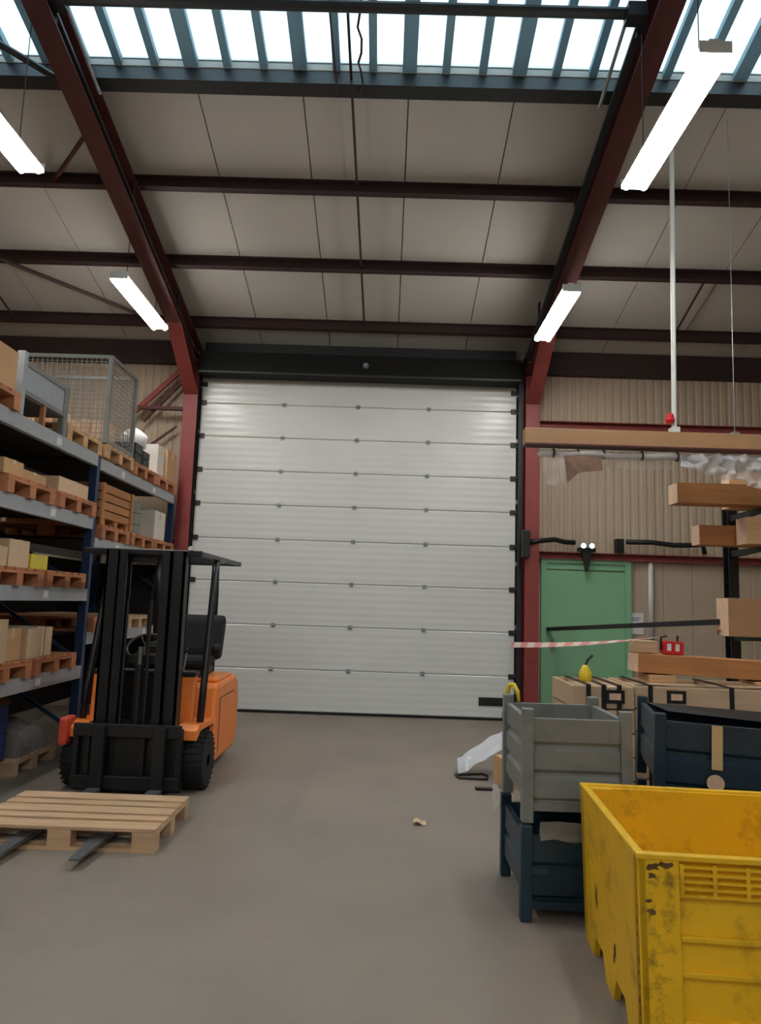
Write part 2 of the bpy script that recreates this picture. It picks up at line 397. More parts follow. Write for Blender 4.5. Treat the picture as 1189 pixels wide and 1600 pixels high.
for z in zs[1:-1]:
    for x in (-1.57, -.475, .57):
        if hg is None:
            hg = MB().box(-.028, .028, -.012, 0, -.03, .03).tube([(-.03, -.014, 0), (.03, -.014, 0)], .009, 6).build('hinge', 'galv', dr, loc=(x, -.022, z))
        else: inst(hg, dr, (x, -.022, z))
rb = None
for z in zs[1:-1]+[4.72]:
    for x, s in ((X0, -1), (X1, 1)):
        nm = 'roller_bracket'
        o = MB().box(-.05, .05, -.02, 0, -.035, .035).tube([(s*.02, -.03, 0), (s*.1, -.03, 0)], .012, 6).tube([(s*.075, -.03, 0), (s*.1, -.03, 0)], .024, 10).build(nm, 'darkgrey', dr, loc=(x-s*.03, -.022, z))
def yz(y): return y-(D-.05)
for x, s in ((-2.76-.08, -1), (1.86+.05, 1)):
    path = [(x, -.06, 0), (x, -.06, 4.78)]
    y1, y2 = 9.75, 5.15
    p2 = Vector((x, yz(y1), zc(y1)-.42)); p3 = Vector((x, yz(y2), zc(y2)-.36))
    for k in range(1, 7):
        t = k/7; a = Vector(path[1]); c = Vector((x, -.06, 5.12)); path.append(tuple(a*(1-t)**2+c*2*t*(1-t)+p2*t*t))
    path += [tuple(p2), tuple(p3)]
    mb = MB()
    for p, q in zip(path, path[1:]): mb.bar(p, q, .05, .03, (0, -1, .01) if abs(q[2]-p[2]) > abs(q[1]-p[1]) else (0, 0, 1))
    for p, q in zip(path, path[1:]): mb.bar(Vector(p)+Vector((s*.03, 0, 0)), Vector(q)+Vector((s*.03, 0, 0)), .008, .075, (0, -1, .01) if abs(q[2]-p[2]) > abs(q[1]-p[1]) else (0, 0, 1))
    mb.build('guide_rail', 'darkgrey', dr)
    mb = MB()
    for k, z in enumerate((.4, 1.3, 2.2, 3.1, 4.0, 4.7)): mb.box(x-.05, x+.05, -.02, .04, z-.03, z+.03)
    mb.build('rail_bracket', 'galv', dr)
    # bumper spring at the end of the track and drop hanger
    mb = MB().tube([p3+Vector((-s*.1, .1, .02)), p3+Vector((-s*.1, .85, -.2))], .016, 6); mb.build('bumper_spring', 'galv', dr)
    mb = MB().box(x-.11*(s > 0)-.02, x+.11*(s < 0)+.02, yz(y2)-.03, yz(y2)+.1, zc(y2)-.42, zc(y2)-.3); mb.build('end_stop', 'black', dr)
    for yy in (5.3, 7.2, 9.0):
        MB().box(x-.012, x+.012, yz(yy)-.02, yz(yy)+.02, zc(yy)-.42, zc(yy)-.14).build('drop_hanger', 'darkgrey', dr)
MB().tube([(-2.84, yz(5.2), zc(5.2)-.33), (1.9, yz(5.2), zc(5.2)-.33)], .045, 10).build('spring_shaft', 'darkgrey', dr)
MB().box(1.37, 1.71, -.034, -.022, .20, .315).build('handle_plate', 'black', dr, label='black lock plate low on the panel')
MB().box(1.70, 1.76, -.05, -.02, .05, .12).build('bottom_bracket', 'darkgrey', dr)
# dark header panel with a round sensor
hd = thing('header_box', 'dark header housing above the sectional door with small round sensor', 'header', (0, D-.2, 0), kind='structure')
MB().box(-2.77, 1.86, -.26, .04, 4.785, 5.10).build('housing', 'header', hd, bevel=.01)
MB().box(-2.77, 1.86, -.272, -.255, 4.785, 4.81).build('lip', 'darkgrey', hd)
MB().lathe([(.045, 0), (.045, -.02), (.03, -.04)], 14, 'y', (-.37, -.26, 4.945)).build('sensor', 'galv', hd, smooth=False)

# ------------------------------------------------------------------ fluorescent lamps
def lamp(loc, label):
    t = thing('fluorescent_lamp', label, 'lamp', loc, 0, 'fluorescent batten lamps hung below the rafters')
    MB().prism([(-.085, 0), (.085, 0), (.10, -.018), (.095, -.02), (.08, -.006), (-.08, -.006), (-.095, -.02), (-.10, -.018)], 'y', -.72, .72).build('reflector', 'whitepaint', t)
    MB().box(-.035, .035, -.72, .72, 0, .05).build('housing', 'whitepaint', t)
    for x in (-.07, .07): MB().tube([(x, -.70, -.045), (x, .70, -.045)], .03, 10).build('tube', 'tube', t)
    for s in (-1, 1): MB().box(-.10, .10, s*.724-.004, s*.724+.004, -.05, .03).build('end_cap', 'whitepaint', t)
    for y in (-.5, .5):
        zr = zc(loc[1]+y)-PUR-RH-loc[2]
        MB().tube([(0, y, .05), (0, y, zr)], .004, 5).build('hanger_wire', 'darkgrey', t)
    return t
ly = [8.08, 4.71, -.9, -4.3, -7.6]  # pairs behind the camera are unseen, added and spaced for the light
for i, y in enumerate(ly):
    for X, side in ((1.98, 'green door column'), (-2.95, 'pallet rack')):
        lab = ['twin-tube fluorescent lamp below the rafter, close to the %s' % side, 'twin-tube fluorescent lamp near the roof lights on the rafter line of the %s' % side][i] if i < 2 else 'unseen %s twin-tube fluorescent lamp from the door on the rafter line of the %s' % (('third', 'fourth', 'fifth', 'sixth')[i-2], side)
        lamp((X-(.07 if X > 0 else .03), y, 5.02), lab)

# ------------------------------------------------------------------ pallets
def pallet_proto(wood, label, pos=(0, 0, 0)):
    t = thing('pallet', label, 'pallet', pos)
    L, W = 1.2, .8
    for y, wd in ((-.3275, .145), (-.16, .1), (0, .145), (.16, .1), (.3275, .145)):
        MB().box(-L/2, L/2, y-wd/2, y+wd/2, .122, .144).build('top_board', wood, t, bevel=.003)
    for x in (-.5275, 0, .5275): MB().box(x-.0725, x+.0725, -W/2, W/2, .1, .122).build('cross_board', wood, t)
    for x in (-.5275, 0, .5275):
        for y in (-.35, 0, .35):
            MB().box(x-.0725, x+.0725, y-.05, y+.05, .022, .1).build('block', wood, t)
    for y in (-.35, 0, .35): MB().box(-L/2, L/2, y-.05, y+.05, 0, .022).build('bottom_board', wood, t)
    remember(t); return t
floor_pallet = pallet_proto('woodpale', 'pale wooden pallet on the floor with forklift forks through it', (-1.975, 5.05, 0))
floor_pallet.scale = (1, .97, 1)

# ------------------------------------------------------------------ pallet rack
RX = -3.0; RD = 1.05
def rack(rx, sx, label):
    t = thing('pallet_rack', label, 'rack', (rx, 4.5, 0), group='pallet racks')
    ys = (0, 2.70, 5.36)
    for y in ys:
        for x in (0, -RD+.08):
            MB().box(x*sx-.04, x*sx+.04, y-.035, y+.035, 0, 2.975).build('upright', 'rackblue', t)
        for k in range(4):
            z = .25+k*.68
            MB().bar((0, y, z), (sx*(-RD+.08), y, z+.6), .03, .03).build('frame_brace', 'rackblue', t)
        MB().box(-.07, .07, y-.06, y+.06, 0, .012).build('foot_plate', 'galv', t)
    for a, b, zz in ((0, 1, (.88, 1.63, 2.345, 2.99)), (1, 2, (1.20, 2.15, 2.97))):
        for z in zz:
            for x in (.02, -RD+.06):
                o = MB().box(x*sx-.025, x*sx+.025, ys[a]+.036, ys[b]-.036, z-.12, z).build('beam', 'beam', t)
                for q in (.25, .66) if x > 0 else ():
                    yy = ys[a]+(ys[b]-ys[a])*q
                    if sx > 0: MB().box(x+.025, x+.028, yy-.045, yy+.045, z-.095, z-.03).build('shelf_label', 'labelwhite', o)
    for a, b, zz, zt in ((0, 1, (.88, 1.63, 2.345, 2.99), 2.86), (1, 2, (1.20, 2.15, 2.97), 2.02)):
        MB().box(-RD-.115, -RD-.1, ys[a]+.04, ys[b]-.04, .2, zt).build('shade_back', 'shadedeck', t)  # dark backing sheet added to make the bays look shaded
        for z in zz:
            MB().box(-RD+.09, -.006, ys[a]+.04, ys[b]-.04, z-.03, z-.002).build('shade_deck', 'shadedeck', t)  # dark sheet added under the pallets to stand in for shade
    MB().box(-RD-.1, -.05, ys[2]+.04, ys[2]+.055, .1, 2.0).build('end_panel', 'shadedeck', t)  # dark sheet added to keep the open rack end in shade
    return t
rack(RX, 1, 'blue and grey pallet rack loaded with boxes beside the forklift')

PB = {}
def put_pallet(y, z, wood='woodred', label='', x=-3.52, ry=0, group='pallets on the rack'):
    if wood not in PB:
        PB[wood] = pallet_proto(wood, label); p = PB[wood]; p.location = (x, y, z); p.rotation_euler = (0, 0, ry)
    else: p = dup(PB[wood], (x, y, z), ry, label)
    p['group'] = group
    return p
def carton(x0, x1, y0, y1, z0, z1, m='cardboard', label='', rz=0, group='cartons on the rack'):
    cx, cy = (x0+x1)/2, (y0+y1)/2; a, b, h = (x1-x0)/2, (y1-y0)/2, z1-z0
    t = thing('carton', label, 'box', (cx, cy, z0), rz, group)
    MB().box(-a, a, -b, b, 0, h-.004).build('body', m, t, bevel=.005)
    MB().box(-a, a, -b, -.003, h-.004, h).box(-a, a, .003, b, h-.004, h).build('flap', m, t)
    MB().box(-a-.001, a+.001, -.025, .025, h, h+.0015).box(a, a+.0015, -.025, .025, h*.72, h).build('tape', 'tape', t)
    return t
# near bay pallets
g = 'pallets on the rack'
put_pallet(6.73, 2.345, 'woodred', 'reddish pallet carrying a wide carton on the second rack level beside the upright')
put_pallet(5.83, 2.345, 'woodred', 'reddish pallet carrying low cartons on the second rack level')
put_pallet(6.62, 1.63, 'woodred', 'empty-ended reddish pallet on the rack level with the yellow box')
put_pallet(5.75, 1.63, 'woodred', 'reddish pallet under the yellow box on the rack')
put_pallet(6.55, .88, 'woodred', 'reddish pallet carrying a row of pale cartons low on the rack')
put_pallet(5.68, .88, 'woodred', 'reddish pallet with a tall carton on the lowest rack beams')
put_pallet(6.82, 2.99, 'wood', 'wooden pallet of offcuts on top of the rack before the mesh cage', x=-3.55)
put_pallet(5.1, 2.99, 'woodred', 'reddish pallet under a cardboard box on top of the rack')
# far bay
put_pallet(7.68, 2.99, 'wood', 'wooden pallet under the wire mesh cage on top of the rack')
put_pallet(8.52, 2.97, 'woodred', 'reddish pallet under the dark crates on top of the rack')
put_pallet(9.36, 2.97, 'woodred', 'reddish pallet under the tall carton at the rack end')
put_pallet(7.72, 2.15, 'woodred', 'reddish pallet under the slatted wooden crate')
put_pallet(8.6, 2.15, 'woodred', 'reddish pallet under a grey drum on the rack')
put_pallet(9.42, 2.15, 'woodred', 'reddish pallet under a white wrapped box beside the red column')
put_pallet(7.7, 1.20, 'woodred', 'reddish pallet on the far bay behind the forklift mast')
put_pallet(8.7, 1.20, 'woodpale', 'whitish pallet seen between the forklift mast channels')
# floor level
put_pallet(6.72, 0, 'woodgrey', 'grey weathered pallet on the floor under the rack beside the forklift', x=-3.72)
put_pallet(5.8, 0, 'woodgrey', 'grey weathered pallet on the floor under the blue crates', x=-3.8)
PT = .1445
# cartons, near bay
carton(-3.5, -2.93, 4.80, 5.42, 2.99+PT, 3.44, 'cardboard', 'plain brown carton on top of the rack beside the steel stillage')
z = 2.345+PT
carton(-3.4, -2.95, 5.40, 5.70, z-.13+.13, z+.12, 'cardboard', 'low brown carton on the second rack level')
carton(-3.4, -2.98, 5.74, 6.16, z, z+.09, 'cardboard', 'flat brown carton beside a low brown carton on the rack')
carton(-3.9, -2.96, 6.36, 7.00, z, z+.14, 'cardpale', 'wide pale carton on the second rack level beside the upright')
z = 1.63+PT
carton(-3.25, -2.93, 5.32, 5.54, z, z+.15, 'cardpale', 'small carton next to a bigger carton beside the yellow box')
carton(-3.35, -2.95, 5.60, 5.92, z, z+.22, 'cardpale', 'square pale carton beside the yellow box on the rack')
carton(-3.25, -2.96, 5.98, 6.28, z, z+.125, 'boxyellow', 'small yellow box on the rack pallet')
z = .88+PT
carton(-3.4, -2.93, 5.40, 5.66, z, z+.34, 'cardpale', 'tall pale carton on the lowest rack beams')
carton(-3.35, -2.98, 5.70, 5.98, z, z+.26, 'cardboard', 'brown carton second in the low row of cartons')
carton(-3.35, -2.95, 6.03, 6.28, z, z+.25, 'cardpale', 'pale carton third in the low row of cartons')
carton(-3.35, -3.0, 6.30, 6.42, z, z+.26, 'cardpaper', 'narrow whitish carton in the low row of cartons')
carton(-3.35, -3.0, 6.45, 6.58, z, z+.25, 'cardpale', 'narrow pale carton ending the low row of cartons')
# steel stillage on top of the rack
st = thing('steel_stillage', 'grey sheet-sided steel stillage on top of the rack between carton and cage', 'stillage', (-3.5, 6.0, 2.99))
for x in (-.52, .52):
    for y in (-.42, .36):
        MB().box(x-.03, x+.03, y-.03, y+.03, 0, .52 if y < 0 else .46).build('post', 'beam' if y < 0 else 'greymetal', st)
for y in (-.42, .36): MB().box(-.52, .52, y-.01, y+.01, .20, .44).build('end_panel', 'beam', st)
for x in (-.52, .52):
    MB().box(x-.01, x+.01, -.39, .33, .2, .44).build('side_panel', 'beam', st)
    for z in (.2, .44): MB().box(x-.02, x+.02, -.39, .33, z-.02, z+.02).build('rail', 'greymetal', st)
MB().box(-.52, .52, -.42, .36, .17, .2).build('base_tray', 'greymetal', st)
MB().box(.5, .54, -.03, .0, 0, .18).build('foot', 'woodred', st)
# wire mesh cage on top
cg = thing('mesh_cage', 'tall grey wire mesh cage on a pallet on top of the rack', 'cage', (-3.55, 7.66, 2.996+PT))
cw, cdp, chh = .6, .38, .92
for x in (-cw, cw):
    for y in (-cdp, cdp): MB().box(x-.022, x+.022, y-.022, y+.022, 0, chh).build('post', 'greymetal', cg)
for z in (.02, chh):
    for y in (-cdp, cdp): MB().box(-cw, cw, y-.018, y+.018, z-.018, z+.018).build('rail', 'greymetal', cg)
    for x in (-cw, cw): MB().box(x-.018, x+.018, -cdp, cdp, z-.018, z+.018).build('rail', 'greymetal', cg)
MB().box(-cw, cw, -cdp, cdp, 0, .012).build('floor_plate', 'greymetal', cg)
def meshpanel(L, axis, at):
    mb = MB(); k = int(L/.05)
    for i in range(k+1):
        u = -L/2+L*i/k
        if axis == 'x': mb.bar((u, at, 0), (u, at, chh), .005, .005)
        else: mb.bar((at, u, 0), (at, u, chh), .005, .005)
    for i in range(19):
        z = chh*i/18
        if axis == 'x': mb.bar((-L/2, at, z), (L/2, at, z), .005, .005)
        else: mb.bar((at, -L/2, z), (at, L/2, z), .005, .005)
    return mb
for y in (-cdp, cdp): meshpanel(2*cw, 'x', y).build('mesh_panel', 'wire', cg, kind='stuff')
for x in (-cw, cw): meshpanel(2*cdp, 'y', x).build('mesh_panel', 'wire', cg, kind='stuff')
for i in range(16):
    x = -4.02+.13*(i % 8)+random.uniform(-.008, .008); y = 7.48+.3*(i//8)+random.uniform(-.03, .03); h = random.uniform(.14, .34)
    o = MB().box(-.045, .045, -.07, .07, 0, h).build('wood_offcut', random.choice(['woodpale', 'wood', 'endgrain']), bevel=.004, loc=(x, y, 2.996+PT+.015))
    o.rotation_euler.z = random.uniform(-.12, .12); tag(o, 'small wooden offcut inside the mesh cage on the rack', 'offcut', 'wood offcuts in the mesh cage')
for i in range(9):
    x = -3.9+.1*i+random.uniform(-.015, .015); y = 6.62+.2*(i % 2)+random.uniform(-.02, .02)
    o = MB().box(-.042, .042, -.1, .1, 0, random.uniform(.06, .2)).build('wood_offcut', random.choice(['woodpale', 'wood', 'endgrain']), bevel=.004, loc=(x, y, 2.99+PT))
    tag(o, 'wooden offcut on the open pallet before the mesh cage', 'offcut', 'wood offcuts on the open pallet')
# far bay goods on top
z = 2.97+PT
def crate(name, x0, x1, y0, y1, z0, z1, m, label, cat='crate', group=None, n=3, gap=.02, strap=None, post='same'):
    cx, cy = (x0+x1)/2, (y0+y1)/2; a, b, h = (x1-x0)/2, (y1-y0)/2, z1-z0
    t = thing(name, label, cat, (cx, cy, z0), 0, group)
    for k in range(n):
        za, zb = h*k/n+gap/2, h*(k+1)/n-gap/2
        MB().box(-a, a, -b, -b+.02, za, zb).build('slat', m, t, bevel=.003); MB().box(-a, a, b-.02, b, za, zb).build('slat', m, t)
        MB().box(-a, -a+.02, -b+.021, b-.021, za, zb).build('slat', m, t); MB().box(a-.02, a, -b+.021, b-.021, za, zb).build('slat', m, t, bevel=.003)
    for x in (-a+.045, a-.045):
        for y in (-b+.045, b-.045): MB().box(x-.024, x+.024, y-.024, y+.024, 0, h).build('corner_post', m, t)
    MB().box(-a+.02, a-.02, -b+.02, b-.02, 0, .015).build('bottom', m, t)
    if strap:
        for y in strap:
            MB().box(a, a+.012, y-.012, y+.012, 0, h+.012).box(-a, a+.012, y-.012, y+.012, h, h+.012).build('strap', 'black', t)
    return t
crate('crate', -3.4, -2.95, 8.18, 8.42, z, z+.24, 'darkgrey', 'dark grey plastic crate behind the mesh cage', n=2, gap=.01, group='dark crates on top of the rack')
crate('crate', -3.4, -2.95, 8.45, 8.68, z, z+.2, 'darkgrey', 'dark grey plastic crate under a white bag on top of the rack', n=2, gap=.01, group='dark crates on top of the rack')
bag = MB()
vs = []
for i in range(9):
    for k in range(14):
        a = 2*math.pi*k/14; t = i/8; r = .17*(math.sin(math.pi*min(1, t*.9+.12))**.6)*(1+.18*noise.noise(Vector((math.cos(a)*2, math.sin(a)*2, t*4))))
        vs.append((r*math.cos(a), r*math.sin(a)*.8, t*.3))
fs = [(i*14+k, i*14+(k+1) % 14, (i+1)*14+(k+1) % 14, (i+1)*14+k) for i in range(8) for k in range(14)]+[tuple(range(13, -1, -1)), tuple(8*14+k for k in range(14))]
bag.add(vs, fs); tag(bag.build('plastic_bag', 'labelwhite', smooth=True, loc=(-3.12, 8.56, z+.205)), 'crumpled white plastic bag on the dark crate on top of the rack', 'bag')
carton(-3.35, -2.96, 9.02, 9.30, z, z+.40, 'cardpaper', 'white carton beside a crumpled bag on top of the rack')
carton(-3.5, -2.93, 9.33, 9.76, z, z+.40, 'cardboard', 'tall brown carton at the rack end beside the red column')
# slatted wooden crate on second level of the far bay
z = 2.15+PT
wc = crate('wooden_crate', -3.95, -2.96, 7.32, 8.24, z+.07, z+.44, 'timber', 'orange-brown slatted wooden crate with bands on the far rack bay', n=4, gap=.012)
MB().box(-.49, .49, -.45, .45, .355, .37).build('lid', 'timber', wc)
for y in (-.36, 0, .36): MB().box(-.495, .495, y-.05, y+.05, -.0705, 0).build('runner', 'woodred', wc)
for y in (-.42, .42): MB().box(.495, .515, y-.035, y+.035, -.0705, .37).build('batten', 'timber', wc)
dm = thing('steel_drum', 'dark grey ribbed drum beside the slatted wooden crate', 'drum', (-3.25, 8.62, z))
MB().lathe([(.23, 0), (.24, .01), (.24, .12), (.25, .13), (.24, .14), (.24, .26), (.25, .27), (.24, .28), (.24, .39), (.23, .4)], 20).build('body', 'greymetal', dm, smooth=False)
MB().lathe([(.22, .4), (.22, .405)], 20).build('lid', 'darkgrey', dm)
carton(-3.4, -2.98, 9.15, 9.58, z, z+.38, 'cardpaper', 'white wrapped box on the far rack bay beside the red column')
# floor level clutter under the rack
def folded(name, m, x0, x1, y0, y1, z0, h, label, cat, seed):
    mb = MB(); n1, n2 = 14, 14; vs = []; fs = []
    for i in range(n1+1):
        for j in range(n2+1):
            u, v = i/n1, j/n2; e = min(u, 1-u, v, 1-v)*5; e = min(1, e)**.5
            q = Vector((u*4+seed, v*4, 0)); vs.append(((x0+x1)/2+(u-.5)*(x1-x0), (y0+y1)/2+(v-.5)*(y1-y0), z0+.002+e*h*(.7+.5*noise.noise(q))))
    fs = [(i*(n2+1)+j, (i+1)*(n2+1)+j, (i+1)*(n2+1)+j+1, i*(n2+1)+j+1) for i in range(n1) for j in range(n2)]
    k = len(vs); vs += [(p[0], p[1], z0) for p in vs]
    rim = [i*(n2+1) for i in range(n1+1)]+[n1*(n2+1)+j for j in range(1, n2+1)]+[i*(n2+1)+n2 for i in range(n1-1, -1, -1)]+[j for j in range(n2-1, 0, -1)]
    fs += [(a, b, b+k, a+k) for a, b in zip(rim, rim[1:]+rim[:1])]; fs.append(tuple(r+k for r in rim))
    return tag(mb.add(vs, fs).build(name, m, smooth=True), label, cat)
folded('cloth_bundle', 'greycloth', -3.9, -3.15, 6.42, 7.05, .145, .3, 'grey folded cover piled on the floor pallet under the rack', 'cover', 2)
folded('cloth_bundle', 'browncloth', -3.9, -3.2, 5.75, 6.38, .62, .2, 'brown sacking bundle lying on the blue crates under the rack', 'sacking', 5)
for i, y in enumerate((5.55, 5.86, 6.17)):
    o = crate('crate', -3.75, -3.2, y-.145, y+.145, .1445, .62, 'bluecrate', 'blue plastic crate under the rack, %s' % ('furthest from the forklift', 'between two others', 'next to the grey cover')[i], n=4, gap=.006, group='blue crates under the rack')
# ------------------------------------------------------------------ forklift
F = thing('forklift', 'orange and black electric forklift parked facing out with lowered forks', 'forklift', (-2.03, 6.0, 0))
BW = .54
# chassis and bodywork (y forward is away from camera: rear of truck)
MB().prism([(.12, .10), (.12, .42), (.5, .46), (.62, .30), (.62, .10)], 'x', -.46, .46).build('chassis', 'black', F, bevel=.01)
mb = MB().prism([(.62, .10), (.62, .42), (.70, .80), (1.50, .82), (1.64, .74), (1.69, .50), (1.65, .16), (1.54, .09)], 'x', -BW, BW)
body = mb.build('counterweight', 'orange', F, bevel=.04)
MB().box(-BW+.03, BW-.03, .78, 1.40, .80, .845).build('battery_cover', 'orange', F, bevel=.02)
for s in (-1, 1):
    MB().box(s*BW-.004, s*BW+.004, .80, 1.42, .66, .668).box(s*BW-.004, s*BW+.004, .80, .808, .18, .66).build('panel_seam', 'black', body)
    MB().prism([(.02, .42), (.02, .50), (.10, .54), (.56, .52), (.64, .44), (.56, .47), (.14, .48)], 'x', s*BW-.17 if s > 0 else -BW, BW if s > 0 else s*BW+.17).build('fender', 'orange', F, bevel=.006)
    # cowl panel at the step
    MB().prism([(.22, .46), (.30, .46), (.34, .92), (.26, .92)], 'x', .24 if s > 0 else -.44, .44 if s > 0 else -.24).build('cowl_panel', 'orange', F, bevel=.012)
MB().box(-.24, .24, .26, .34, .46, .90).build('dash_panel', 'black', F, bevel=.015)
MB().box(-.44, .44, .25, .40, .90, .95).build('dash_top', 'black', F, bevel=.015)
MB().box(-.50, .50, .34, .70, .40, .44).build('floor_plate', 'rubber', F)
# steering column and wheel
MB().tube([(-.1, .36, .92), (-.1, .52, 1.12)], .022, 8).build('steering_column', 'black', F)
sw = MB(); c = Vector((-.1, .53, 1.13)); nrm = Vector((0, -.16, .2)).normalized()
uu = Vector((1, 0, 0)); vv = nrm.cross(uu); ring = [c+uu*math.cos(a)*.16+vv*math.sin(a)*.16 for a in [2*math.pi*k/20 for k in range(21)]]
sw.tube(ring, .013, 6, caps=False)
for a in (0, 2.1, 4.2): sw.tube([c, c+uu*math.cos(a)*.16+vv*math.sin(a)*.16], .009, 5)
sw.build('steering_wheel', 'black', F, smooth=True)
for i, x in enumerate((.18, .24, .30)):
    lv = MB().tube([(x, .36, .94), (x+.01, .40, 1.10)], .007, 6).build('lever', 'steel', F); MB().lathe([(.004, 0), (.016, .01), (.018, .025), (.006, .04)], 8, 'z', (x+.01, .40, 1.095)).build('knob', 'black', lv)
# seat
MB().box(-.2, .36, .78, 1.22, .845, .93).build('seat_base', 'black', F, bevel=.02)
MB().prism([(.74, .93), (.72, 1.0), (.78, 1.05), (1.14, 1.02), (1.2, .95)], 'x', -.2, .40).build('seat_cushion', 'rubber', F, bevel=.04)
mb = MB().prism([(1.12, .98), (1.10, 1.05), (1.22, 1.36), (1.30, 1.42), (1.36, 1.38), (1.34, 1.25), (1.24, .98)], 'x', -.18, .44)
mb.build('seat_back', 'rubber', F, bevel=.09)
for s in (-1, 1): MB().box(.1+s*.31-.03, .1+s*.31+.03, .92, 1.22, 1.08, 1.14).build('armrest', 'rubber', F, bevel=.02)
# overhead guard
def pipe(pts, r=.028): return MB().tube(pts, r, 8)
for s in (-1, 1):
    x = s*.47
    MB().tube([(x+s*.03, .24, .46), (x+s*.03, .30, .80), (x+s*.02, .44, 1.35), (x+s*.01, .56, 1.80), (x, .60, 1.88), (x, .68, 1.925), (x, .9, 1.94)], .032, 8).build('front_pillar', 'blackgloss', F, smooth=True)
    MB().tube([(s*.30, 1.42, .80), (s*.30, 1.42, 1.6), (s*.30, 1.38, 1.92)], .026, 8).build('rear_pillar', 'blackgloss', F, smooth=True)
    MB().box(x-.025, x+.025, .02, 1.62, 1.925, 1.965).build('guard_rail', 'blackgloss', F, bevel=.008)
for k in range(9):
    y = .04+k*.19
    MB().box(-.47, .47, y-.012, y+.012, 1.93, 1.962).build('guard_bar', 'blackgloss', F)
MB().box(-.495, .495, 1.60, 1.66, 1.92, 1.97).build('guard_edge', 'blackgloss', F, bevel=.01)
MB().box(-.495, .495, -.02, .03, 1.92, 1.97).build('guard_edge', 'blackgloss', F, bevel=.01)
wl = MB().lathe([(.018, -.01), (.02, .0), (.012, .02)], 12, 'y', (.40, -.03, 1.985)).build('highlight_dot', 'whitepaint', F)  # small white dot painted in for a highlight on the guard front
# mast
for s, xi, xo in ((-1, -.29, -.1), (1, .12, .37)):
    xa = xi if s > 0 else xo; xb = xo if s > 0 else xi
    inner, outer = (min(abs(xi), abs(xo)), max(abs(xi), abs(xo)))
    # outer channel, open towards the middle
    m_ = MB(); o_ = s*outer
    m_.box(min(o_, o_-s*.02), max(o_, o_-s*.02), -.05, .09, .06, 1.96).box(min(o_, o_-s*.10), max(o_, o_-s*.10), -.05, -.03, .06, 1.96).box(min(o_, o_-s*.10), max(o_, o_-s*.10), .07, .09, .06, 1.96)
    m_.build('outer_mast_channel', 'blackgloss', F)
    m_ = MB(); i_ = s*(outer-.105)
    m_.box(min(i_, i_-s*.018), max(i_, i_-s*.018), -.07, .05, .08, 1.95).box(min(i_, i_-s*.08), max(i_, i_-s*.08), -.07, -.055, .08, 1.95).box(min(i_, i_-s*.08), max(i_, i_-s*.08), .035, .05, .08, 1.95)
    m_.build('inner_mast_channel', 'blackgloss', F)
    MB().tube([(s*.1, .0, .1), (s*.1, .0, 1.55)], .012, 6).build('lift_chain', 'darkgrey', F)
MB().box(-.29, .37, .05, .09, 1.86, 1.96).build('mast_crosshead', 'blackgloss', F)
MB().box(-.29, .37, .07, .10, 1.02, 1.09).build('mast_crossmember', 'black', F)
MB().box(-.29, .37, .07, .10, .46, .56).build('mast_crossmember', 'black', F)
cy_ = MB().tube([(.03, .02, .12), (.03, .02, 1.02)], .036, 10).build('lift_cylinder', 'black', F)
MB().tube([(.03, .02, 1.0), (.03, .02, 1.16)], .02, 10).build('piston_rod', 'steel', cy_)
MB().tube([(.12, .05, 1.9), (.06, .06, 1.4), (.09, .03, .9), (.05, .02, .5)], .01, 6).build('hydraulic_hose', 'rubber', F)
# carriage
ca = MB().box(-.41, .45, -.14, -.10, .46, .56).build('carriage_bar', 'black', F, bevel=.006)
MB().box(-.41, .45, -.14, -.10, .06, .16).build('carriage_bar', 'black', F, bevel=.006)
for x in (-.39, -.3, .14, .43): MB().box(x-.02, x+.02, -.12, -.07, .1, .53).build('carriage_plate', 'black', F)
MB().box(-.41, .45, -.06, -.045, .03, .52).build('carriage_back', 'black', F)
for x in (.29, -.19):
    fk = MB().box(x-.05, x+.05, -.19, -.14, .03, .55).build('fork_shank', 'black', F, bevel=.005)
    mb = MB()
    y0, y1, y2 = -.19, -1.30, -1.66
    mb.hexa([(x-.05, y0+.05, .035), (x+.05, y0+.05, .035), (x+.05, y1, .045), (x-.05, y1, .045)], [(x-.05, y0+.05, .08), (x+.05, y0+.05, .08), (x+.05, y1, .075), (x-.05, y1, .075)])
    mb.hexa([(x-.05, y1, .045), (x+.05, y1, .045), (x+.03, y2, .055), (x-.03, y2, .055)], [(x-.05, y1, .075), (x+.05, y1, .075), (x+.03, y2, .066), (x-.03, y2, .066)])
    mb.build('fork', 'forksteel', F)
# wheels
for s in (-1, 1):
    tr = [(.15, -.085), (.205, -.085), (.226, -.06), (.23, 0), (.226, .06), (.205, .085), (.15, .085)]
    x = s*.51 if s > 0 else -.475
    wh = MB().lathe(tr, 28, 'x', (x, .23, .23)).build('tyre', 'rubber', F, smooth=False)
    MB().lathe([(.15, -.07), (.15, .05), (.06, .06), (.05, .085)] if s > 0 else [(.05, -.085), (.06, -.06), (.15, -.05), (.15, .07)], 20, 'x', (x, .23, .23)).build('rim', 'darkgrey', wh)
    tb = MB()
    for k in range(28):
        a = 2*math.pi*k/28; tb.box(-.085, .085, -.008, .008, .222, .234, Matrix.Translation((x, .23, .23)) @ Matrix.Rotation(a, 4, 'X'))
    tb.build('tread', 'rubber', wh)
wh = MB().lathe([(.1, -.1), (.18, -.1), (.2, -.08), (.2, .08), (.18, .1), (.1, .1)], 24, 'x', (0, 1.3, .2)).build('rear_tyre', 'rubber', F)
MB().box(-.575, -.50, -.04, .14, .36, .58).build('side_marker', 'redorange', F, bevel=.02)

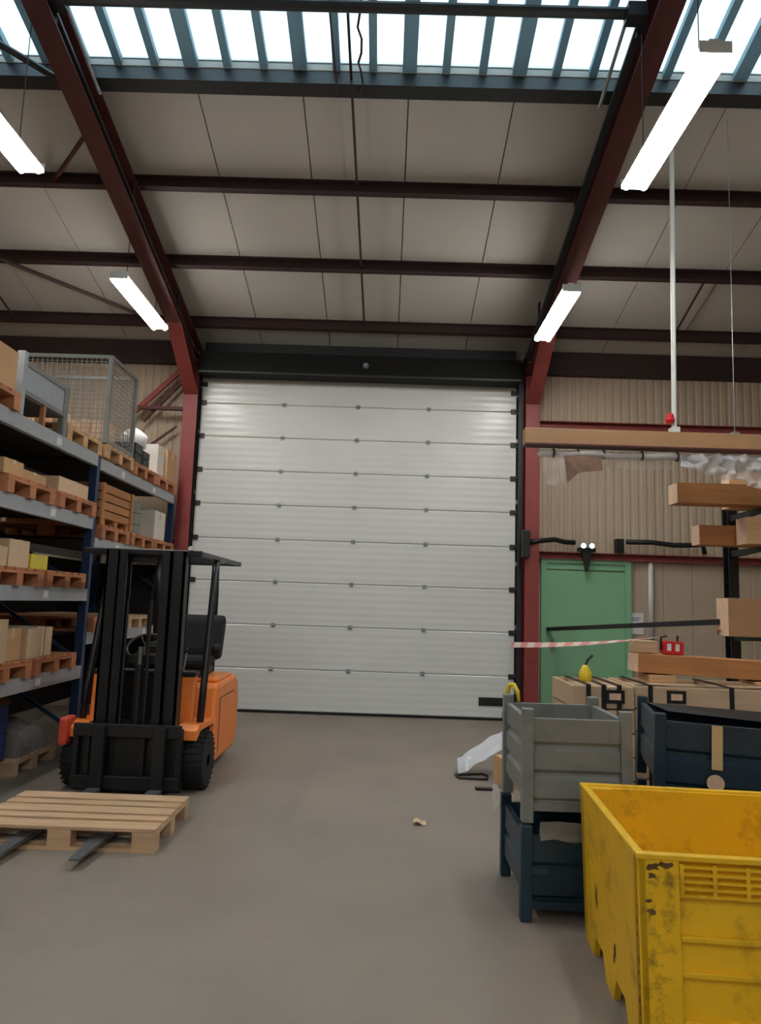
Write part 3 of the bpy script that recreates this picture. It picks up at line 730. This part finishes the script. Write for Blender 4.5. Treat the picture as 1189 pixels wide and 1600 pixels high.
# ------------------------------------------------------------------ green door, pipes and fittings on the far wall
gd = thing('door_2', 'green steel personnel door in a pale green frame beside the red column', 'door', (2.885, D-.02, 0), kind='structure')
MB().box(-.56, .56, -.025, .01, .02, 2.13).build('leaf', 'green', gd, bevel=.004)
MB().box(-.645, -.56, -.05, .01, 0, 2.30).build('jamb', 'green', gd); MB().box(.56, .645, -.05, .01, 0, 2.30).build('jamb', 'green', gd)
MB().box(-.56, .56, -.05, .01, 2.24, 2.30).build('head', 'green', gd)
MB().box(-.56, .56, -.018, .01, 2.15, 2.24).build('transom', 'green', gd)
hb = MB().box(-.5, -.46, -.04, -.025, .98, 1.16).build('lock_plate', 'galv', gd); MB().tube([(-.48, -.03, 1.08), (-.48, -.08, 1.08), (-.37, -.08, 1.08)], .01, 6).build('handle', 'black', hb)
tag(MB().tube([(3.815, D-.045, 1.2), (3.815, D-.045, 2.29)], .035, 12).build('wall_pipe', 'whitepaint', smooth=True), 'white vertical pipe on the wall beside the green door', 'pipe')
sg = thing('paper_notice', 'white paper notice with blue print on the wall beside the green door', 'notice', (3.60, D-.012, 1.26))
MB().box(-.115, .115, -.004, .0, 0, .30).build('sheet', 'labelwhite', sg)
for z, a, b in ((.22, -.08, .08), (.19, -.08, .05), (.14, -.08, .08), (.115, -.08, .08), (.09, -.08, .02)): MB().box(a, b, -.0055, -.004, z, z+.012).build('print_line', 'ink', sg)
def cable(pts, r, label, m='black', name='cable_bundle', cat='cable'):
    return tag(MB().tube(pts, r, 8).build(name, m, smooth=True), label, cat)
cable([(2.02, 10.08, 2.50), (2.2, 10.12, 2.53), (2.4, 10.2, 2.56), (2.55, 10.22, 2.53), (2.70, 10.25, 2.53)], .036, 'black cable bundle running from the column to the twin emergency lamp')
jb = thing('junction_box', 'black junction box on the wall girt above the green door edge', 'box', (3.33, D-.16, 2.40))
MB().box(-.06, .06, -.05, .05, 0, .2).build('body', 'black', jb, bevel=.01); MB().box(-.045, .045, -.06, -.05, .03, .17).build('cover', 'blackgloss', jb)
cable([(3.43, 10.22, 2.56), (3.8, 10.23, 2.565), (4.1, 10.23, 2.535), (4.3, 10.23, 2.54), (4.52, 10.23, 2.555), (4.55, 10.24, 2.42)], .036, 'thick black cable along the wall girt from the junction box')
el = thing('emergency_lamp', 'twin-spot emergency lamp glowing green-white above the green door', 'lamp', (2.87, D-.14, 2.40))
MB().box(-.13, .13, -.03, .03, 0, .06).build('bracket', 'black', el, bevel=.008)
MB().prism([(-.07, 0), (.07, 0), (.015, -.28), (-.015, -.28)], 'y', -.04, .02).build('battery_wedge', 'black', el, bevel=.006)
for x in (-.06, .06):
    h = MB().lathe([(.03, .02), (.045, -.03), (.045, -.06)], 14, 'y', (x, -.01, .085)).build('lamp_head', 'black', el); MB().lathe([(.04, -.055), (.035, -.066)], 14, 'y', (x, -.01, .085)).build('lens', 'greenlamp', h)
tag(MB().box(-.05, .05, -.06, .06, 0, .38).build('cable_box', 'black', bevel=.01, loc=(1.96, 10.04, 2.28)), 'tall black control box on the red column by the door rail', 'box')

# ------------------------------------------------------------------ hanging beam with rolled plastic curtain
YB_ = 6.42
hb = thing('curtain_beam', 'long tan beam hung from the roof by a white pole and a wire', 'beam', (0, YB_, 0))
MB().box(1.23, 4.35, -.06, .06, 3.065, 3.21).build('beam', 'tanbeam', hb, bevel=.006)
MB().box(1.23, 4.35, -.075, .075, 3.05, 3.065).build('bottom_flange', 'reddark', hb)
MB().tube([(2.60, 0, 3.20), (2.63, 0, zc(YB_)-.02)], .022, 10).build('hanger_pole', 'whitepaint', hb)
MB().box(2.565, 2.635, -.05, .05, 3.21, 3.26).build('bracket', 'whitepaint', hb)
MB().tube([(3.15, 0, 3.20), (3.17, 0, zc(YB_)-.02)], .0025, 6).build('hanger_wire', 'galv', hb)
MB().box(3.12, 3.18, -.03, .03, 3.21, 3.235).build('bracket', 'galv', hb)
MB().lathe([(.03, 0), (.045, .03), (.03, .09), (.01, .1)], 10, 'z', (2.55, -.03, 3.29)).build('pull_handle', 'redplastic', hb)
cu = thing('plastic_curtain', 'rolled plastic sheet curtain tied below the tan beam with loose torn film', 'curtain', (0, YB_, 0))
MB().tube([(1.36+.1*k, .02*math.sin(k), 2.988+.006*math.sin(k*1.7)) for k in range(29)], .036, 10).build('roll', 'film', cu, smooth=True)
for x in (1.50, 1.72, 1.95, 2.3, 2.62, 3.05): MB().lathe([(.041, -.008), (.044, 0), (.041, .008)], 12, 'x', (x, 0, 2.99)).build('tie_band', 'black', cu)
mb = MB(); crumple(mb, lambda u, v: (1.38+.22*u, -.05, 2.97-.30*v*(1-.5*abs(u-.5))), 8, 12, .05, 9, 3, (0, 1, 0)); mb.build('torn_film', 'filmthin', cu, smooth=True)
mb = MB(); crumple(mb, lambda u, v: (2.62+.95*u, -.06, 3.0-(.10+.24*u)*v), 46, 16, .09, 13, 11, (0, 1, 0)); mb.build('torn_film', 'film', cu, smooth=True)
mb = MB(); crumple(mb, lambda u, v: (2.0+.7*u, .03, 2.97-.1*v), 20, 4, .03, 9, 21, (0, 1, 0)); mb.build('torn_film', 'filmthin', cu, smooth=True)
mb = MB().add([(1.58, -.055, 2.96), (1.92, -.06, 2.96), (1.92, -.09, 2.83), (1.70, -.1, 2.80), (1.60, -.07, 2.70)], [(0, 1, 2, 3, 4)])
o = mb.build('cardboard_flap', 'browncloth', cu); sd = o.modifiers.new('thick', 'SOLIDIFY'); sd.thickness = .004

# ------------------------------------------------------------------ cantilever timber rack on the right
cr = thing('cantilever_rack', 'dark steel cantilever rack holding long timbers behind the bins', 'rack', (0, 7.75, 0))
for x in (3.72, 5.6):
    ibeam(MB(), (x, 0, 0), (x, 0, 3.0), .1, .14, (0, 1, 0)).build('upright', 'black', cr)
    MB().box(x-.06, x+.06, -.9, .1, 0, .08).build('base_foot', 'black', cr)
    for z in (1.38, 2.26, 2.64): MB().prism([(-.07, z-.07), (-.07, z), (-.95, z+.0), (-.95, z-.03)], 'x', x-.03, x+.03).build('arm', 'black', cr)
MB().box(3.72, 5.6, .0, .04, .5, .56).build('tie', 'black', cr)
def timber(x0, x1, y, z0, h, d, label, rz=0, ry=0, m='timber', end=True):
    t = thing('timber_beam', label, 'timber', (x0, y, z0), rz, 'timbers on the cantilever rack'); t.rotation_euler = (0, ry, rz)
    MB().box(.004, x1-x0, -d/2, d/2, 0, h).build('beam', m, t, bevel=.004)
    if end: MB().box(0, .004, -d/2+.003, d/2-.003, .003, h-.003).build('end_grain', 'endgrain', t)
    return t
timber(2.80, 6.2, 6.98, 2.64, .20, .22, 'square orange timber reaching furthest out high on the cantilever rack')
timber(3.42, 6.2, 7.20, 2.64, .36, .18, 'deep pale plank on edge behind the highest square timber', m='wood')
timber(3.45, 6.2, 6.95, 2.26, .26, .22, 'thick timber on the arm below the highest square timber', m='wood')
timber(3.10, 6.2, 7.18, 2.26, .20, .18, 'round-ended brown timber behind the thick timber on the middle arm')
timber(3.24, 6.2, 6.95, 1.38, .36, .24, 'big squared tan timber block on the lowest cantilever arm', m='tanbeam')
timber(3.45, 6.2, 7.25, 1.38, .30, .2, 'shorter timber behind the big squared block on the lowest arm', m='wood')
# crates with black straps and the long timber on them
def strapped(x0, x1, y0, y1, z1, label):
    cx, cy = (x0+x1)/2, (y0+y1)/2; a, b = (x1-x0)/2, (y1-y0)/2
    t = thing('timber_crate', label, 'crate', (cx, cy, 0), 0, 'strapped wooden crates')
    n = 5
    for k in range(n):
        za, zb = .1+(z1-.1)*k/n+.006, .1+(z1-.1)*(k+1)/n-.006
        for y in (-b, b-.025): MB().box(-a, a, y, y+.025, za, zb).build('plank', 'woodgrey', t, bevel=.004)
        for x in (-a, a-.025): MB().box(x, x+.025, -b+.026, b-.026, za, zb).build('plank', 'woodgrey', t, bevel=.004)
    for x in (-a+.06, a-.06): MB().box(x-.05, x+.05, -b, b, 0, .1).build('skid', 'woodgrey', t)
    MB().box(-a+.02, a-.02, -b+.02, b-.02, z1-.06, z1-.04).build('lid', 'woodgrey', t)
    for x in (-a+.12, 0, a-.12): MB().box(x-.018, x+.018, -b-.008, -b, 0, z1).box(x-.018, x+.018, -b-.008, b, z1, z1+.008).build('strap', 'black', t)
    MB().prism([(-a+.25, z1-.13), (-a+.40, z1-.13), (-a+.40, z1-.03), (-a+.25, z1-.03)], 'y', -b-.012, -b).build('strap_buckle', 'black', t)
    MB().box(-a+.28, -a+.37, -b-.014, -b-.011, z1-.105, z1-.055).build('buckle_window', 'endgrain', t)
    return t
strapped(1.50, 1.98, 5.75, 6.45, 1.0, 'narrow weathered wooden crate with black straps behind the grey bin')
strapped(2.02, 3.55, 5.85, 6.55, 1.0, 'long weathered wooden crate with black straps behind the blue bin')
# packing block and the long timber across the crates
tag(MB().box(-.11, .11, -.15, .15, 0, .06).build('packing_block', 'wood', bevel=.006, loc=(2.32, 6.2, 1.009)), 'brown wooden packing block under the long timber on the crate', 'block')
tag(MB().box(-.11, .11, -.15, .15, 0, .03).build('packing_block', 'wood', bevel=.006, loc=(3.2, 6.2, 1.009)), 'thin wooden packer under the far end of the long timber', 'block')
lt = timber(2.12, 4.3, 6.2, 1.085, .155, .24, 'long orange timber lying across the strapped crates', ry=R(1.9))
lt['group'] = 'long timbers on the crates'
tag(MB().box(-.1, .1, -.07, .07, 0, .10).build('packing_block', 'woodpale', bevel=.006, loc=(2.22, 6.22, 1.242)), 'pale wooden block on the end of the long timber', 'block')
rbx = thing('red_toolbox', 'small red tool case with black handle on the long timber', 'tool case', (2.45, 6.2, 1.234))
rbx.rotation_euler = (0, R(1.9), 0)
MB().box(-.085, .085, -.06, .06, 0, .11).build('case', 'redplastic', rbx, bevel=.012)
MB().tube([(-.09, 0, .03), (-.09, 0, .14), (-.04, 0, .15)], .009, 6).build('handle', 'black', rbx); MB().tube([(.05, 0, .1), (.05, 0, .16)], .009, 6).build('latch', 'black', rbx)
for x in (-.04, .03): MB().box(x-.02, x+.015, -.062, -.06, .03, .09).build('sticker', 'labelwhite', rbx)
# black bar from the timber block to the wall, barrier tape
tag(MB().bar((2.34, 10.33, 1.29), (3.235, 7.0, 1.51), .052, .052).build('steel_bar', 'black'), 'long black square bar between the green door and the big timber block', 'bar')
a, b = Vector((1.80, 10.22, 1.06)), Vector((3.23, 7.0, 1.44))
L = (b-a).length; ang = math.atan2(b.y-a.y, b.x-a.x)
mb = MB(); vs = []; n_ = 40
for i in range(n_+1):
    t = i/n_; tw = .2+1.25*min(1, t*1.3); sag = -.05*math.sin(math.pi*t)
    for j in (-1, 1): vs.append((L*t, j*.037*math.sin(tw), (b.z-a.z)*t+sag+j*.037*math.cos(tw)))
mb.add(vs, [(2*i, 2*i+1, 2*i+3, 2*i+2) for i in range(n_)])
o = mb.build('barrier_tape', 'barrier', loc=a); o.rotation_euler.z = ang
tag(o, 'red and white barrier tape stretched from the door rail to the timber', 'tape')

# ------------------------------------------------------------------ metal bins, yellow box
def stillage(name, label, loc, rz, w, d, h, m, post_up=.05, group=None, ridges=3, tilt=(0, 0)):
    t = thing(name, label, 'bin', loc, rz, group); t.rotation_euler = (tilt[0], tilt[1], rz)
    a, b = w/2, d/2; zb = .10
    for x in (-a+.03, a-.03):
        for y in (-b+.03, b-.03):
            MB().box(x-.03, x+.03, y-.03, y+.03, 0, h+post_up).build('corner_post', m, t, bevel=.005)
    def profile(L, axis, s, at):
        # corrugated side: horizontal ridges proud of the sheet
        pts = [(0, zb)]; H = h-zb
        for k in range(ridges):
            c = zb+H*(k+.5)/ridges; r = H/ridges*.32
            pts += [(0, c-r-.02), (.018, c-r), (.018, c+r), (0, c+r+.02)]
        pts += [(0, h-.03), (.02, h-.03), (.02, h), (-.012, h), (-.012, zb)]
        mb = MB()
        if axis == 'x': mb.prism([(at+s*p[0], p[1]) for p in pts], 'x', -L/2, L/2)
        else: mb.prism([(at+s*p[0], p[1]) for p in pts], 'y', -L/2, L/2)
        return mb
    for s in (-1, 1):
        profile(w-.12, 'x', s, s*(b-.035)).build('side_panel', m, t)
        profile(d-.12, 'y', s, s*(a-.035)).build('side_panel', m, t)
    MB().box(-a+.03, a-.03, -b+.03, b-.03, zb, zb+.012).build('base_sheet', m, t)
    for y in (-b+.03, b-.03): MB().box(-a+.06, a-.06, y-.02, y+.02, zb-.04, zb).build('base_rail', m, t)
    return t
G = 'steel stacking bins'
stillage('steel_bin', 'dark blue steel bin standing on the floor under the grey bin', (1.045, 4.22, 0), 0, .60, .68, .42, 'bluemetal', .05, G, ridges=2)
gb = stillage('steel_bin', 'grey corrugated steel bin stacked on the low blue bin', (1.045, 4.24, .475), 0, .58, .66, .53, 'greymetal', .05, G)
rz = R(-13)
cx = 1.52+.45*math.cos(rz)+.42*-math.sin(rz)*1; cy = 4.10+.45*math.sin(rz)+.42*math.cos(rz)
stillage('steel_bin', 'blue steel bin underneath the taped blue bin beside the strapped crate', (cx, cy, 0), rz, .92, .86, .45, 'bluemetal', .05, G, ridges=2)
bb = stillage('steel_bin', 'upper blue steel bin with a tape strip and a white round sticker', (cx, cy, .53), rz, .92, .86, .45, 'bluemetal', .04, G, ridges=2, tilt=(0, R(1.5)))
MB().box(-.17, -.115, -.439, -.437, .22, .452).build('tape_strip', 'tape', bb)
MB().lathe([(.045, 0), (.045, -.003)], 16, 'y', (-.15, -.437, .15)).build('round_sticker', 'endgrain', bb)
MB().add([(-.40, .38, .452), (.42, .38, .452), (.42, -.1, .445), (-.30, .2, .43)], [(0, 1, 2, 3)]).build('black_sheet', 'black', bb)  # flat black sheet across the top of the bin

# yellow plastic pallet box
yb = thing('pallet_box', 'big scuffed yellow plastic pallet box standing in front of the steel bins', 'bin', (1.60, 3.21, 0), R(-4.2))
W2, D2, H = .62, .52, .722
def K(z): return 1-(1-z/H)*.035
def quadwall(x0, x1, y0, y1, z0, z1):
    lo = [(x0*K(z0), y0*K(z0), z0), (x1*K(z0), y0*K(z0), z0), (x1*K(z0), y1*K(z0), z0), (x0*K(z0), y1*K(z0), z0)]
    hi = [(x0*K(z1), y0*K(z1), z1), (x1*K(z1), y0*K(z1), z1), (x1*K(z1), y1*K(z1), z1), (x0*K(z1), y1*K(z1), z1)]
    return MB().hexa(lo, hi)
T = .028; PW = .15; zb = .13
for s in (-1, 1):
    # long side: flat wall whose skirt is scalloped between the feet
    ys = [-D2, -D2+.2, -D2+.25, -.12, -.07, .07, .12, D2-.25, D2-.2, D2]
    zs_ = [0, 0, .10, .10, 0, 0, .10, .10, 0, 0]
    prof = [(y, z) for y, z in zip(ys, zs_)]+[(D2, H-.012), (-D2, H-.012)]
    vs = []
    for off in (0, T):
        vs += [((s*(W2-off))*K(z), y*K(z), z) for y, z in prof]
    n0 = len(prof); MB().add(vs, [tuple(range(n0)), tuple(range(2*n0-1, n0-1, -1))]+[(i, (i+1) % n0, n0+(i+1) % n0, n0+i) for i in range(n0)]).build('side_wall', 'yellow', yb)
    # end: recessed panel between two broad posts
    ya, yb2 = (s*(D2-.022), s*(D2-.05))
    quadwall(-W2+T, W2-T, min(ya, yb2), max(ya, yb2), zb, H-.012).build('end_wall', 'yellow', yb)
    for t_ in (-1, 1):
        xa, xb = sorted((t_*W2, t_*(W2-PW))); yc, yd = sorted((s*D2, s*(D2-.06)))
        quadwall(xa, xb, yc, yd, 0, H-.01).build('corner_post', 'yellowpost' if s < 0 else 'yellow', yb, bevel=.006)
    yc, yd = sorted((s*(D2+.004), s*(D2-.03)))
    quadwall(-W2-.004, W2+.004, yc, yd, H-.022, H).build('rim', 'yellow', yb, bevel=.005)
    xa, xb = sorted((s*(W2+.004), s*(W2-.03)))
    quadwall(xa, xb, -D2+.031, D2-.031, H-.022, H).build('rim', 'yellow', yb, bevel=.005)
    # lower rail of the end and its middle foot
    yc, yd = sorted((s*D2, s*(D2-.05)))
    quadwall(-W2+PW, W2-PW, yc, yd, zb-.03, zb+.03).build('end_rail', 'yellow', yb, bevel=.005)
    quadwall(-.1, .1, yc, yd, 0, zb-.03).build('foot', 'yellow', yb, bevel=.005)
MB().box(-W2+.06, W2-.06, -D2+.06, D2-.06, zb-.01, zb+.02).build('bottom', 'yellow', yb)
for z0 in (.30, .42):
    quadwall(-W2+PW, W2-PW, -D2+.004, -D2+.024, z0, z0+.022).build('front_rib', 'yellow', yb, bevel=.005)
for z0 in (.575, .60, .625, .65, .675):
    quadwall(-W2+PW, W2-PW, -D2+.002, -D2+.024, z0, z0+.010).build('grille_bar', 'yellow', yb)
for k in range(9):
    x = -W2+PW+.008+k*(2*(W2-PW)-.016)/8; quadwall(x-.007, x+.007, -D2+.001, -D2+.024, .575, .69).build('grille_post', 'yellow', yb)
def blot(cx, cz, r, face, seed):
    rr = random.Random(seed); pts = []
    for k in range(11):
        a = 2*math.pi*k/11; q = r*rr.uniform(.35, 1.0); pts.append((cx+q*math.cos(a)*(1.5 if face == 'front' else .45), cz+q*math.sin(a)*.9))
    if face == 'front': vs = [(x*K(z), -D2*K(z)-.0012, z) for x, z in pts]
    else: vs = [(-W2*K(z)-.0012, y*K(z), z) for y, z in pts]
    MB().add(vs, [tuple(range(11))]).build('scuff', 'yellowworn', yb)
blot(.22, .30, .06, 'side', 41); blot(.2, .27, .04, 'side', 44); blot(-.12, .21, .06, 'side', 42); blot(-.1, .17, .04, 'side', 43)
blot(-W2+.055, .675, .022, 'front', 1); blot(-W2+.10, .685, .02, 'front', 2); blot(-W2+.05, .645, .016, 'front', 3); blot(-W2+.04, .56, .012, 'front', 4); blot(-W2+.045, .52, .014, 'front', 5)
for i in range(10): blot(-D2+.022, .12+.045*i, .012+.006*(i % 3), 'side', 20+i)
# small things on the bins
yh = MB().tube([(0, .0, -.02), (.0, .0, .05), (.012, -.01, .085), (.035, -.03, .09), (.055, -.05, .05), (.06, -.055, -.01)], .017, 8, .012)
o = yh.build('yellow_hook', 'yellowplastic', smooth=True, loc=(.79, 4.60, 1.02)); tag(o, 'curved yellow plastic handle hooked over the grey bin corner', 'handle')
db = thing('spray_bottle', 'yellow bottle with black spout standing on the narrow strapped crate', 'bottle', (1.66, 5.98, 1.008))
MB().lathe([(.045, 0), (.05, .01), (.05, .07), (.03, .11), (.018, .13)], 14).build('body', 'yellowplastic', db, smooth=True)
MB().tube([(0, 0, .125), (.02, 0, .17), (.06, 0, .21)], .01, 8).build('spout', 'black', db)
# plastic heap, cardboard and black hoop on the floor behind the grey bin
ps = MB(); crumple(ps, lambda u, v: (.74+.62*u, 7.28-.34*v, .035+.42*u*(1-.25*v)+.08*math.sin(math.pi*v)), 22, 12, .06, 7, 4)
k_ = len(ps.v); tag(ps.build('plastic_sheet', 'filmheap', smooth=True), 'crumpled clear plastic sheet on the floor behind the grey bin', 'plastic sheet')
carton(1.08, 1.4, 6.62, 6.86, 0, .24, 'cardboard', 'brown carton on the floor in front of the crumpled plastic sheet', group='loose cartons on the floor', rz=.3)
tag(MB().tube([(.72, 6.98, .012), (.98, 7.05, .012), (1.02, 6.98, .012), (1.0, 6.84, .012), (.74, 6.86, .012), (.72, 6.98, .012)], .011, 6).build('wire_hoop', 'black', smooth=True), 'bent black wire hoop on the floor by the plastic sheet', 'wire')
o = MB().box(-.075, .075, -.03, .03, 0, .02).build('black_offcut', 'black', bevel=.004, loc=(.92, 6.5, 0)); tag(o, 'small flat black offcut on the floor beside the grey bin', 'offcut')
mb = MB(); crumple(mb, lambda u, v: (.722-.02*u, 4.42+.14*u, .515-.16*v*(.6+.4*u)), 8, 8, .025, 14, 8); tag(mb.build('plastic_scrap', 'film', smooth=True), 'scrap of clear film hanging out between the grey and blue bins', 'plastic scrap')
mb = MB(); crumple(mb, lambda u, v: (-.045+.09*u, -.05+.1*v, .012*(1+math.sin(u*6))), 4, 4, .008, 20, 2)
tag(mb.build('paper_scrap', 'tape', loc=(.31, 5.47, .002)), 'small yellowish paper scrap on the bare concrete floor', 'paper')
mb = MB(); crumple(mb, lambda u, v: (.84+.26*u, 3.852, .50-.09*v), 16, 8, .022, 16, 31, (0, 1, 0)); tag(mb.build('plastic_scrap', 'filmthin', smooth=True), 'crumpled film trapped along the front edge between grey and blue bin', 'plastic scrap')
